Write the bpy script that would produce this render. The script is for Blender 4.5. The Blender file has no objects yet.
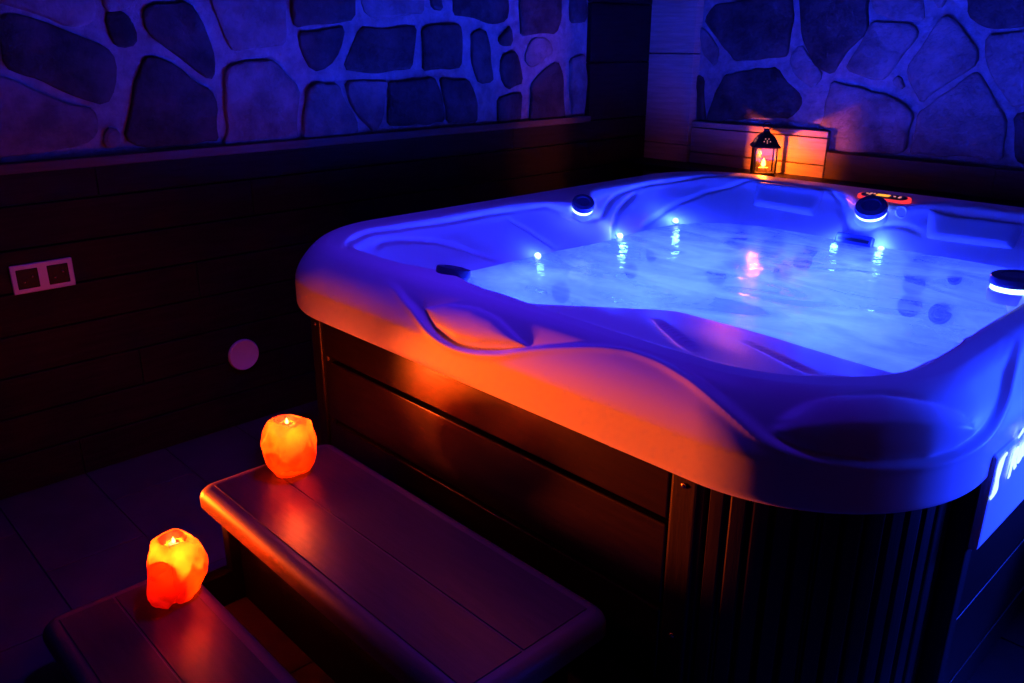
import bpy, bmesh, math, random
import numpy as np
from mathutils import Vector, Matrix, noise
random.seed(7)
SC = bpy.context.scene
COL = SC.collection
PI = math.pi

# ------------------------------------------------------------------ materials
def srgb(r, g, b):
    f = lambda c: (c/255/12.92) if c/255 <= .04045 else ((c/255+.055)/1.055)**2.4
    return (f(r), f(g), f(b), 1)

def new_mat(name):
    m = bpy.data.materials.new(name); m.use_nodes = True
    nt = m.node_tree; nt.nodes.clear()
    out = nt.nodes.new('ShaderNodeOutputMaterial')
    return m, nt, out

def nd(nt, kind, **kw):
    n = nt.nodes.new(kind)
    for k, v in kw.items():
        if k in n.inputs.keys(): n.inputs[k].default_value = v
        else: setattr(n, k, v)
    return n

def principled(name, col, rough=.5, bump=None, col2=None, nscale=8, stretch=(1, 1, 1), metallic=0, coat=0, spec=.5, detail=6, contrast=(.35, .65)):
    m, nt, out = new_mat(name)
    p = nd(nt, 'ShaderNodeBsdfPrincipled')
    p.inputs['Base Color'].default_value = (*col, 1)
    p.inputs['Roughness'].default_value = rough
    p.inputs['Metallic'].default_value = metallic
    p.inputs['Coat Weight'].default_value = coat
    p.inputs['Specular IOR Level'].default_value = spec
    nt.links.new(p.outputs[0], out.inputs[0])
    if bump or col2:
        tc = nd(nt, 'ShaderNodeTexCoord'); mp = nd(nt, 'ShaderNodeMapping')
        mp.inputs['Scale'].default_value = stretch
        no = nd(nt, 'ShaderNodeTexNoise'); no.inputs['Scale'].default_value = nscale; no.inputs['Detail'].default_value = detail
        no.inputs['Roughness'].default_value = .65
        nt.links.new(tc.outputs['Object'], mp.inputs[0]); nt.links.new(mp.outputs[0], no.inputs['Vector'])
        if col2:
            r = nd(nt, 'ShaderNodeValToRGB')
            r.color_ramp.elements[0].position = contrast[0]; r.color_ramp.elements[1].position = contrast[1]
            r.color_ramp.elements[0].color = (*col, 1); r.color_ramp.elements[1].color = (*col2, 1)
            nt.links.new(no.outputs[0], r.inputs[0]); nt.links.new(r.outputs[0], p.inputs['Base Color'])
        if bump:
            b = nd(nt, 'ShaderNodeBump'); b.inputs['Strength'].default_value = bump[0]; b.inputs['Distance'].default_value = bump[1]
            nt.links.new(no.outputs[0], b.inputs['Height']); nt.links.new(b.outputs[0], p.inputs['Normal'])
    return m

def emitter(name, col, strength):
    m, nt, out = new_mat(name)
    e = nd(nt, 'ShaderNodeEmission'); e.inputs[0].default_value = (*col, 1); e.inputs[1].default_value = strength
    nt.links.new(e.outputs[0], out.inputs[0]); return m

M = {}
M['acrylic'] = principled('white_acrylic', (.80, .80, .82), .38, spec=.12)
M['headrest'] = principled('soft_foam_headrest', (.55, .56, .62), .5, spec=.3)
M['cabinet'] = principled('dark_composite_board', (.020, .010, .007), .30, bump=(.14, .004), col2=(.011, .006, .005), nscale=9, stretch=(.9, .9, 9), spec=.5)
M['cabinet_v'] = principled('dark_composite_post', (.014, .009, .007), .42, bump=(.3, .004), col2=(.009, .006, .005), nscale=9, stretch=(9, 9, .9), spec=.5)
M['tread'] = principled('step_tread_composite', (.060, .038, .036), .34, bump=(.25, .003), col2=(.045, .028, .027), nscale=8, stretch=(1, 9, 1), spec=.45)
M['step_side'] = principled('step_side_dark', (.004, .0035, .003), .7, spec=.2)
M['nosing'] = principled('step_nosing', (.12, .075, .060), .42, bump=(.2, .003), nscale=8, stretch=(1, 9, 9), spec=.4)
M['wood_dark'] = principled('dark_stained_wall_board', (.019, .015, .017), .55, bump=(.5, .006), col2=(.010, .008, .009), nscale=7, stretch=(.8, .8, 9), spec=.15)
M['wood_light'] = principled('pale_pine_board', (.62, .47, .38), .5, bump=(.3, .004), col2=(.44, .32, .25), nscale=5, stretch=(.9, 1, 10), spec=.3)
M['wood_mid'] = principled('brown_cap_board', (.16, .10, .075), .5, bump=(.3, .004), col2=(.10, .06, .045), nscale=6, stretch=(.9, .9, 9), spec=.3)
M['mortar'] = principled('rough_mortar', (.36, .35, .35), .85, bump=(1, .016), col2=(.22, .21, .215), nscale=18, spec=.2)
M['mortar_grey'] = principled('grey_mortar', (.34, .33, .35), .85, bump=(.9, .016), col2=(.20, .195, .20), nscale=20, spec=.2)
M['stone'] = principled('natural_stone', (.095, .08, .085), .8, bump=(1, .03), col2=(.03, .026, .028), nscale=7, spec=.25)
M['stone_pale'] = principled('pale_natural_stone', (.30, .26, .26), .8, bump=(1, .03), col2=(.12, .10, .10), nscale=6, spec=.25)
M['floor'] = principled('floor_tile', (.10, .075, .085), .55, bump=(.2, .003), col2=(.07, .055, .06), nscale=5, spec=.3)
M['ceiling'] = principled('ceiling_board', (.05, .035, .03), .7, bump=(.3, .004), nscale=6, stretch=(1, 9, 1))
M['plastic'] = principled('white_plastic', (.75, .73, .75), .35)
M['black_plastic'] = principled('black_plastic', (.008, .008, .010), .5, spec=.3)
M['knob_face'] = principled('dark_grey_knob', (.05, .06, .14), .3)
M['metal'] = principled('black_lantern_metal', (.02, .018, .018), .45, metallic=.6)
M['brass'] = principled('brass_pin', (.85, .6, .4), .25, metallic=1)
M['wax'] = principled('white_wax', (.8, .72, .55), .5)
M['led'] = emitter('white_blue_led', (.45, .75, 1.0), 4.5)
M['knob_glow'] = emitter('knob_ring_glow', (.40, .75, 1.0), 4.5)
M['logo'] = emitter('lit_logo_letters', (.55, .9, 1.0), 1.5)
M['panel_glow'] = emitter('red_panel_glow', (1.0, .035, .055), 1.1)
M['display'] = emitter('amber_display', (1.0, .33, .04), 1.6)
M['icon'] = emitter('pale_red_icon', (1.0, .30, .28), .9)
M['flame'] = emitter('candle_flame', (1.0, .45, .07), 12)

# salt rock: thin-walled translucent crystal, tinted deep orange, lit by the flame inside it
def salt_mat(name, seed):
    m, nt, out = new_mat(name)
    tc = nd(nt, 'ShaderNodeTexCoord'); mp = nd(nt, 'ShaderNodeMapping'); mp.inputs['Location'].default_value = (seed, seed*.7, 0)
    no = nd(nt, 'ShaderNodeTexNoise'); no.inputs['Scale'].default_value = 13; no.inputs['Detail'].default_value = 5
    nt.links.new(tc.outputs['Object'], mp.inputs[0]); nt.links.new(mp.outputs[0], no.inputs['Vector'])
    r = nd(nt, 'ShaderNodeValToRGB')
    r.color_ramp.elements[0].position = .36; r.color_ramp.elements[1].position = .62
    r.color_ramp.elements[0].color = (.50, .022, .003, 1); r.color_ramp.elements[1].color = (.72, .10, .010, 1)
    nt.links.new(no.outputs[0], r.inputs[0])
    tl = nd(nt, 'ShaderNodeBsdfTranslucent'); tp = nd(nt, 'ShaderNodeBsdfTransparent'); gl = nd(nt, 'ShaderNodeBsdfGlossy')
    df = nd(nt, 'ShaderNodeBsdfDiffuse'); df.inputs[0].default_value = (.75, .30, .18, 1)
    nt.links.new(r.outputs[0], tl.inputs[0])
    tp.inputs[0].default_value = (1.0, .12, .03, 1)
    gl.inputs['Roughness'].default_value = .3; gl.inputs[0].default_value = (.6, .4, .3, 1)
    b = nd(nt, 'ShaderNodeBump'); b.inputs['Strength'].default_value = .5; b.inputs['Distance'].default_value = .008
    nt.links.new(no.outputs[0], b.inputs['Height'])
    for s in (tl, gl, df): nt.links.new(b.outputs[0], s.inputs['Normal'])
    m1 = nd(nt, 'ShaderNodeMixShader'); m1.inputs[0].default_value = .14
    nt.links.new(tl.outputs[0], m1.inputs[1]); nt.links.new(tp.outputs[0], m1.inputs[2])
    m2 = nd(nt, 'ShaderNodeMixShader'); m2.inputs[0].default_value = .10
    nt.links.new(m1.outputs[0], m2.inputs[1]); nt.links.new(df.outputs[0], m2.inputs[2])
    m3 = nd(nt, 'ShaderNodeMixShader'); m3.inputs[0].default_value = .04
    nt.links.new(m2.outputs[0], m3.inputs[1]); nt.links.new(gl.outputs[0], m3.inputs[2])
    nt.links.new(m3.outputs[0], out.inputs[0]); return m
M['salt'] = salt_mat('glowing_salt_crystal', 1.3)
M['salt2'] = salt_mat('glowing_salt_crystal_two', 4.1)

def pale_salt_mat():
    m, nt, out = new_mat('pale_salt_crystal')
    tl = nd(nt, 'ShaderNodeBsdfTranslucent'); tl.inputs[0].default_value = (.85, .42, .20, 1)
    tp = nd(nt, 'ShaderNodeBsdfTransparent'); tp.inputs[0].default_value = (1, .5, .25, 1)
    mx = nd(nt, 'ShaderNodeMixShader'); mx.inputs[0].default_value = .25
    nt.links.new(tl.outputs[0], mx.inputs[1]); nt.links.new(tp.outputs[0], mx.inputs[2]); nt.links.new(mx.outputs[0], out.inputs[0]); return m
M['pale_salt'] = pale_salt_mat()
def water_mat():
    m, nt, out = new_mat('milky_pool_water')
    tc = nd(nt, 'ShaderNodeTexCoord')
    mp = nd(nt, 'ShaderNodeMapping'); mp.inputs['Rotation'].default_value = (0, 0, .6); mp.inputs['Scale'].default_value = (1, 1.9, 1)
    n1 = nd(nt, 'ShaderNodeTexNoise'); n1.inputs['Scale'].default_value = 2.6; n1.inputs['Detail'].default_value = 4; n1.inputs['Distortion'].default_value = 1.1
    n2 = nd(nt, 'ShaderNodeTexNoise'); n2.inputs['Scale'].default_value = 26; n2.inputs['Detail'].default_value = 2
    nt.links.new(tc.outputs['Object'], mp.inputs[0])
    nt.links.new(mp.outputs[0], n1.inputs['Vector']); nt.links.new(tc.outputs['Object'], n2.inputs['Vector'])
    ad = nd(nt, 'ShaderNodeMath', operation='MULTIPLY_ADD'); ad.inputs[1].default_value = .42
    nt.links.new(n2.outputs[0], ad.inputs[0]); nt.links.new(n1.outputs[0], ad.inputs[2])
    b = nd(nt, 'ShaderNodeBump'); b.inputs['Strength'].default_value = .5; b.inputs['Distance'].default_value = .016
    nt.links.new(ad.outputs[0], b.inputs['Height'])
    tr = nd(nt, 'ShaderNodeBsdfTransparent'); tr.inputs[0].default_value = (.72, .86, 1, 1)
    tl = nd(nt, 'ShaderNodeBsdfTranslucent'); tl.inputs[0].default_value = (.86, .93, 1, 1)
    gl = nd(nt, 'ShaderNodeBsdfGlossy'); gl.inputs['Roughness'].default_value = .10
    nt.links.new(b.outputs[0], gl.inputs['Normal'])
    # cloudiness of the bubbling water varies
    rr_ = nd(nt, 'ShaderNodeMapRange'); rr_.inputs['From Min'].default_value = .35; rr_.inputs['From Max'].default_value = .65
    rr_.inputs['To Min'].default_value = .16; rr_.inputs['To Max'].default_value = .76
    nt.links.new(n1.outputs[0], rr_.inputs[0])
    m1 = nd(nt, 'ShaderNodeMixShader'); nt.links.new(rr_.outputs[0], m1.inputs[0])
    nt.links.new(tr.outputs[0], m1.inputs[1]); nt.links.new(tl.outputs[0], m1.inputs[2])
    fr = nd(nt, 'ShaderNodeFresnel'); fr.inputs[0].default_value = 1.33; nt.links.new(b.outputs[0], fr.inputs['Normal'])
    m2 = nd(nt, 'ShaderNodeMixShader'); nt.links.new(fr.outputs[0], m2.inputs[0])
    nt.links.new(m1.outputs[0], m2.inputs[1]); nt.links.new(gl.outputs[0], m2.inputs[2])
    nt.links.new(m2.outputs[0], out.inputs[0]); return m
M['water'] = water_mat()

def glass_mat():
    m, nt, out = new_mat('lantern_glass')
    tr = nd(nt, 'ShaderNodeBsdfTransparent'); tr.inputs[0].default_value = (.97, .93, .88, 1)
    gl = nd(nt, 'ShaderNodeBsdfGlossy'); gl.inputs['Roughness'].default_value = .05
    mx = nd(nt, 'ShaderNodeMixShader'); mx.inputs[0].default_value = .025
    nt.links.new(tr.outputs[0], mx.inputs[1]); nt.links.new(gl.outputs[0], mx.inputs[2]); nt.links.new(mx.outputs[0], out.inputs[0]); return m
M['glass'] = glass_mat()

# ------------------------------------------------------------------ object helpers
def link(name, me, mat, parent=None, smooth=False):
    o = bpy.data.objects.new(name, me); COL.objects.link(o)
    for mm in (mat if isinstance(mat, (list, tuple)) else [mat]): me.materials.append(mm)
    if smooth:
        for p in me.polygons: p.use_smooth = True
    if parent is not None: o.parent = parent
    return o
def obj(name, bm, mat, parent=None, smooth=False, bevel=None, sharp=None):
    me = bpy.data.meshes.new(name)
    bmesh.ops.recalc_face_normals(bm, faces=bm.faces)
    bm.to_mesh(me); bm.free()
    o = link(name, me, mat, parent, smooth)
    if sharp is not None:
        me.set_sharp_from_angle(angle=math.radians(sharp))
    if bevel:
        b = o.modifiers.new('bevel', 'BEVEL'); b.width = bevel; b.segments = 3; b.limit_method = 'ANGLE'
        b.angle_limit = math.radians(40)
    return o
def add_box(bm, x0, x1, y0, y1, z0, z1):
    r = bmesh.ops.create_cube(bm, size=1)
    for v in r['verts']:
        v.co = Vector(((x0+x1)/2+v.co.x*(x1-x0), (y0+y1)/2+v.co.y*(y1-y0), (z0+z1)/2+v.co.z*(z1-z0)))
    return r['verts']
def box(name, mat, parent, *b, bevel=None):
    bm = bmesh.new(); add_box(bm, *b); return obj(name, bm, mat, parent, bevel=bevel)
def lathe(bm, prof, n=40, mtx=None, cap=True):
    rings = []
    for r, z in prof:
        rings.append([bm.verts.new(Vector((r*math.cos(2*PI*k/n), r*math.sin(2*PI*k/n), z))) for k in range(n)])
    for a, b in zip(rings, rings[1:]):
        for k in range(n): bm.faces.new((a[k], a[(k+1) % n], b[(k+1) % n], b[k]))
    if cap:
        bm.faces.new(rings[0][::-1]); bm.faces.new(rings[-1])
    if mtx is not None:
        for rg in rings:
            for v in rg: v.co = mtx @ v.co
def prism(bm, pts, z0, z1, mtx=None):
    a = [bm.verts.new(Vector((x, y, z0))) for x, y in pts]; b = [bm.verts.new(Vector((x, y, z1))) for x, y in pts]
    n = len(pts); bm.faces.new(a[::-1]); bm.faces.new(b)
    for k in range(n): bm.faces.new((a[k], a[(k+1) % n], b[(k+1) % n], b[k]))
    if mtx is not None:
        for v in a+b: v.co = mtx @ v.co
def tube(bm, pts, r, n=8):
    pts = [Vector(p) for p in pts]; rings = []
    for i, p in enumerate(pts):
        t = (pts[min(i+1, len(pts)-1)]-pts[max(i-1, 0)]).normalized()
        a = t.cross(Vector((.13, .31, .94))).normalized(); b = t.cross(a)
        rings.append([bm.verts.new(p+r*(math.cos(2*PI*k/n)*a+math.sin(2*PI*k/n)*b)) for k in range(n)])
    for a, b in zip(rings, rings[1:]):
        for k in range(n): bm.faces.new((a[k], a[(k+1) % n], b[(k+1) % n], b[k]))
    bm.faces.new(rings[0][::-1]); bm.faces.new(rings[-1])
def empty(name, loc, label, cat, group=None):
    o = bpy.data.objects.new(name, None); COL.objects.link(o); o.location = loc; o.empty_display_size = .1
    o['label'] = label; o['category'] = cat
    if group: o['group'] = group
    return o
def tag(o, label, cat, group=None, kind=None):
    o['label'] = label; o['category'] = cat
    if group: o['group'] = group
    if kind: o['kind'] = kind
    return o
def structure(o): o['kind'] = 'structure'; return o
def localise(root):
    """children were modelled in world coordinates: move their meshes to the root's frame"""
    bpy.context.view_layer.update()
    T = Matrix.Translation(-root.location)
    def rec(o):
        for c in o.children:
            if c.type == 'MESH' and not c.get('_loc'): c.data.transform(T); 
            rec(c)
    rec(root)

# ------------------------------------------------------------------ tub geometry (metres; tub corner at the origin)
W, H = 2.20, 2.537
KN = [('A', .85), ('B', 1.29), ('C', 1.18), ('D', 1.26)]
#        eA    eD    eC    eB    R     z     pad hump
PROF = [(.035, .035, .035, .035, .37, .700, 0, 0),
        (.012, .012, .012, .012, .39, .706, 0, 0),
        (.000, .000, .000, .000, .40, .720, 0, 0),
        (.000, .000, .000, .000, .40, .765, 0, 0),
        (.001, .001, .001, .001, .40, .800, 0, 0),
        (.009, .009, .009, .009, .40, .830, 0, 0),
        (.022, .022, .022, .022, .40, .858, 0, 0),
        (.042, .042, .042, .042, .39, .886, 0, 0),
        (.066, .066, .066, .066, .38, .909, 0, 0),
        (.094, .098, .105, .100, .36, .921, 0, 0),
        (.128, .135, .170, .160, .33, .922, .6, 0),
        (.142, .152, .215, .195, .30, .916, 1.0, 0),
        (.150, .162, .240, .215, .30, .900, 1.0, .22),
        (.162, .170, .270, .240, .31, .870, .9, .45),
        (.190, .182, .350, .315, .33, .820, .55, .78),
        (.215, .200, .455, .420, .36, .757, .15, 1.0),
        (.250, .230, .510, .480, .36, .690, 0, 1.05),
        (.300, .280, .570, .540, .36, .560, 0, 1.1),
        (.340, .320, .620, .580, .34, .470, 0, 1.1),
        (.420, .400, .690, .650, .32, .440, 0, 1.0),
        (.640, .620, .900, .860, .26, .430, 0, .3),
        (.690, .670, .950, .910, .22, .400, 0, 0),
        (.710, .690, .970, .930, .20, .200, 0, 0),
        (.760, .740, 1.02, .980, .16, .120, 0, 0)]
PROF = np.array(PROF)
def cat(v):
    v = min(max(v, 0), len(PROF)-1.0001); i = int(v); t = v-i
    g = lambda k: PROF[min(max(k, 0), len(PROF)-1)]
    a, b, c, d = g(i-1), g(i), g(i+1), g(i+2)
    # monotone-ish: limited tangents
    m1 = .5*(c-a); m2 = .5*(d-b); dl = c-b
    m1 = np.where(m1*dl <= 0, 0, np.sign(dl)*np.minimum(abs(m1), 2*abs(dl))); m2 = np.where(m2*dl <= 0, 0, np.sign(dl)*np.minimum(abs(m2), 2*abs(dl)))
    return (2*t**3-3*t**2+1)*b+(t**3-2*t**2+t)*m1+(-2*t**3+3*t**2)*c+(t**3-t**2)*m2
NS, NC = 190, 56           # samples per straight side / per corner
def sm(x, a, b):
    t = np.clip((x-a)/(b-a), 0, 1); return t*t*(3-2*t)
def ring(v):
    eA, eD, eC, eB, R, z, pad, hump = cat(v)
    x0, x1, y0, y1 = eB, W-eD, eA, H-eC
    P = []
    def side(p, q, nrm, s_axis, amp, s0, wd):
        for k in range(NS):
            t = k/NS
            x = p[0]+(q[0]-p[0])*t; y = p[1]+(q[1]-p[1])*t
            s = x if s_axis == 0 else y
            d = amp*pad*math.exp(-((s-s0)/wd)**4) if wd > .2 else amp*pad*math.exp(-abs((s-s0)/wd)**2.6)
            P.append((x+nrm[0]*d, y+nrm[1]*d))
    def corner(cx, cy, a0):
        for k in range(NC):
            a = math.radians(a0+90*k/NC); P.append((cx+R*math.cos(a), cy+R*math.sin(a)))
    side((x0+R, y0), (x1-R, y0), (0, 1), 0, .035, .85, .12)
    corner(x1-R, y0+R, -90)
    side((x1, y0+R), (x1, y1-R), (-1, 0), 1, .085, 1.27, .13)
    corner(x1-R, y1-R, 0)
    side((x1-R, y1), (x0+R, y1), (0, -1), 0, .20, 1.18, .15)
    corner(x0+R, y1-R, 90)
    side((x0, y1-R), (x0, y0+R), (1, 0), 1, .13, 1.31, .15)
    corner(x0+R, y0+R, 180)
    P = np.array(P)
    if hump > 0:
        x, y = P[:, 0].copy(), P[:, 1].copy()
        near = (y < 1.0)
        yt = .14+.60*hump*sm(x, 1.13, 1.34)**.6*(1-.05*sm(x, 1.5, 1.9))
        yt = np.where(x < 1.30, .14+.60*hump*sm(x, 1.08, 1.22)*.82*1.0+0*x, yt) if False else yt
        push = np.maximum(yt-y, 0)*near*(x > 1.14)
        P[:, 1] = y+push
    # the centre column of the far bench bulges below the waterline
    return P, z
NV = []
for i in range(len(PROF)-1):
    k = 4 if i < 3 else (9 if i < 16 else 4)
    NV += [i+j/k for j in range(k)]
NV.append(len(PROF)-1.0001)
rings = [ring(v) for v in NV]
NR, NP = len(rings), len(rings[0][0])
V = np.zeros((NR, NP, 3))
for i, (P, z) in enumerate(rings):
    V[i, :, :2] = P; V[i, :, 2] = z

def normals(V):
    du = np.roll(V, -1, 1)-np.roll(V, 1, 1); dv = np.gradient(V, axis=0)
    n = np.cross(du, dv); n /= (np.linalg.norm(n, axis=2, keepdims=True)+1e-9); return n
def spline(pts, step=.008):
    pts = np.array(pts, float); out = []
    for i in range(len(pts)-1):
        a, b, c, d = pts[max(i-1, 0)], pts[i], pts[i+1], pts[min(i+2, len(pts)-1)]
        n = max(2, int(np.linalg.norm(c-b)/step))
        for k in range(n):
            t = k/n; out.append(.5*((2*b)+(c-a)*t+(2*a-5*b+4*c-d)*t*t+(-a+3*b-3*c+d)*t**3))
    out.append(pts[-1]); return np.array(out)
CURVES = [
 ([[0.712, 0.053, 0.898], [0.75, 0.045, 0.89], [0.791, 0.039, 0.882], [0.838, 0.027, 0.866], [0.883, 0.019, 0.853], [0.928, 0.011, 0.834], [0.973, 0.005, 0.816], [1.026, 0.001, 0.803], [1.082, 0.001, 0.799], [1.14, 0.002, 0.804], [1.186, 0.004, 0.813], [1.242, 0.008, 0.827], [1.293, 0.015, 0.845], [1.388, 0.033, 0.875], [1.496, 0.056, 0.901], [1.544, 0.065, 0.909], [1.586, 0.071, 0.912], [1.661, 0.068, 0.911], [1.734, 0.057, 0.902], [1.791, 0.047, 0.89], [1.845, 0.039, 0.874], [1.891, 0.037, 0.856], [1.934, 0.039, 0.837], [1.981, 0.054, 0.825], [2.024, 0.077, 0.817], [2.062, 0.104, 0.812], [2.099, 0.14, 0.81], [2.133, 0.184, 0.808], [2.16, 0.232, 0.807], [2.181, 0.288, 0.809], [2.193, 0.352, 0.814], [2.194, 0.419, 0.821], [2.189, 0.477, 0.835], [2.18, 0.536, 0.855], [2.167, 0.59, 0.875], [2.15, 0.665, 0.895], [2.129, 0.758, 0.912]], 0.013, 0.011, 's'),
 ([[1.998, 0.147, 0.905], [2.02, 0.183, 0.912], [2.048, 0.22, 0.913], [2.082, 0.255, 0.909], [2.114, 0.284, 0.899]], -0.006, 0.01, 'r'),
 ([[0.293, 0.307, 0.867], [0.256, 0.362, 0.873], [0.243, 0.421, 0.871], [0.248, 0.482, 0.864], [0.261, 0.543, 0.855], [0.278, 0.598, 0.843], [0.325, 0.672, 0.814], [0.372, 0.722, 0.787], [0.412, 0.776, 0.763]], -0.016, 0.0095, 'r'),
 ([[0.239, 0.968, 0.871], [0.245, 0.984, 0.866], [0.291, 1.022, 0.835], [0.343, 1.049, 0.804], [0.396, 1.068, 0.774], [0.43, 1.079, 0.75]], -0.016, 0.0095, 'r'),
 ([[0.434, 0.105, 0.921], [0.304, 0.215, 0.914], [0.224, 0.34, 0.91], [0.213, 0.476, 0.902], [0.218, 0.702, 0.897], [0.217, 0.956, 0.897], [0.252, 1.145, 0.898], [0.303, 1.197, 0.886], [0.341, 1.229, 0.863], [0.37, 1.295, 0.846], [0.368, 1.359, 0.841], [0.327, 1.451, 0.835], [0.253, 1.577, 0.861], [0.229, 1.652, 0.88], [0.22, 1.725, 0.893], [0.213, 1.964, 0.903], [0.267, 2.2, 0.912], [0.378, 2.331, 0.921]], -0.013, 0.011, 'r'),
 ([[0.443, 1.378, 0.749], [0.409, 1.424, 0.779], [0.354, 1.5, 0.802], [0.299, 1.591, 0.83], [0.266, 1.672, 0.851], [0.229, 1.802, 0.881]], -0.016, 0.0095, 'r'),
 ([[0.405, 1.617, 0.767], [0.368, 1.77, 0.79], [0.334, 1.964, 0.819], [0.353, 2.118, 0.845], [0.361, 2.162, 0.856], [0.437, 2.27, 0.886], [0.513, 2.327, 0.917]], -0.016, 0.0095, 'r'),
 ([[0.882, 2.331, 0.918], [0.962, 2.271, 0.887], [1.035, 2.178, 0.852], [1.097, 2.085, 0.798], [1.097, 2.053, 0.749]], -0.0112, 0.0095, 'r'),
 ([[0.98, 2.241, 0.867], [1.061, 2.13, 0.829], [1.12, 2.079, 0.803], [1.185, 2.073, 0.808], [1.238, 2.092, 0.836], [1.304, 2.143, 0.838], [1.355, 2.166, 0.823], [1.395, 2.151, 0.803]], -0.013, 0.011, 'r'),
 ([[1.35, 2.361, 0.922], [1.502, 2.362, 0.922], [1.65, 2.346, 0.921]], -0.005, 0.01, 'r'),
 ([[1.433, 0.354, 0.883], [1.512, 0.286, 0.897], [1.608, 0.212, 0.908], [1.679, 0.166, 0.913]], -0.016, 0.0095, 'r'),
 ([[1.653, 0.396, 0.872], [1.74, 0.348, 0.883], [1.831, 0.29, 0.895], [1.909, 0.247, 0.903]], -0.016, 0.0095, 'r'),
 ([[2.061, 0.486, 0.922], [2.054, 0.627, 0.92], [1.735, 1.943, 0.592], [2.003, 1.142, 0.889]], 0.004, 0.006, 'r'),
]
DOMES = [
 ([[0.922, 0.027, 0.865], [0.989, 0.009, 0.83], [1.079, 0.004, 0.814], [1.161, 0.006, 0.822], [1.252, 0.015, 0.844], [1.313, 0.025, 0.862], [1.267, 0.034, 0.875], [1.189, 0.051, 0.896], [1.106, 0.056, 0.901], [1.007, 0.047, 0.891]], 0.013, 0.045),
 ([[1.936, 0.049, 0.851], [1.942, 0.076, 0.879], [1.961, 0.11, 0.899], [1.994, 0.154, 0.91], [2.048, 0.22, 0.913], [2.114, 0.284, 0.899], [2.156, 0.335, 0.875], [2.18, 0.362, 0.847], [2.187, 0.359, 0.832], [2.178, 0.298, 0.823], [2.157, 0.235, 0.819], [2.096, 0.143, 0.82], [2.021, 0.08, 0.827], [1.978, 0.058, 0.834]], 0.028, 0.12),
]
PILLOWS = [[[0.537, 2.306, 0.908], [0.883, 2.311, 0.912], [0.911, 2.175, 0.813], [0.597, 2.187, 0.822]], [[1.351, 2.252, 0.903], [1.697, 2.281, 0.883], [1.706, 2.164, 0.807], [1.392, 2.15, 0.803]]]
KNOBS = [([0.845, 0.2, 0.885], 0.05, (0, 0.25, 1), False), ([0.351, 1.289, 0.881], 0.046, (0.55, -0.4, 1), True), ([1.192, 2.09, 0.878], 0.062, (0.15, -0.62, 1), True), ([1.989, 1.17, 0.905], 0.062, (-0.03, -0.05, 1), True)]
PANEL = [1.181, 2.218, 0.921]
VALVE = [1.283, 2.154, 0.89]
LEDS = [[0.424, 0.957, 0.753], [0.428, 1.44, 0.758], [0.424, 1.839, 0.765], [1.09, 2.052, 0.744], [1.268, 2.054, 0.749]]
GRILLE = [1.157, 2.047, 0.743]
JETS = [([0.815, 2.025, 0.688], 0.049600000000000005), ([0.662, 1.968, 0.675], 0.04000000000000001), ([0.668, 2.008, 0.715], 0.028000000000000004), ([0.987, 2.032, 0.699], 0.028000000000000004), ([0.969, 2.008, 0.652], 0.04000000000000001), ([0.898, 1.983, 0.595], 0.04000000000000001), ([1.426, 2.031, 0.697], 0.048), ([0.674, 1.933, 0.62], 0.04000000000000001), ([0.647, 1.859, 0.555], 0.044000000000000004), ([1.433, 2.006, 0.647], 0.04000000000000001), ([1.443, 1.973, 0.572], 0.044000000000000004), ([1.567, 2.029, 0.694], 0.024), ([0.495, 1.573, 0.662], 0.024), ([0.513, 0.995, 0.622], 0.04000000000000001), ([1.557, 1.97, 0.567], 0.04000000000000001), ([0.51, 1.422, 0.63], 0.032)]
LOGO = [([(0.4918, 0.7544), (0.4583, 0.742), (0.4593, 0.7104), (0.4719, 0.6784), (0.4424, 0.6697)], (.004,.010,.011,.010,.006)), ([(0.55, 0.7679), (0.575, 0.7775)], (.003,.012))]
LTXT = (0.5216, 0.6844, 0.0784745, 0.286051)
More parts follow.
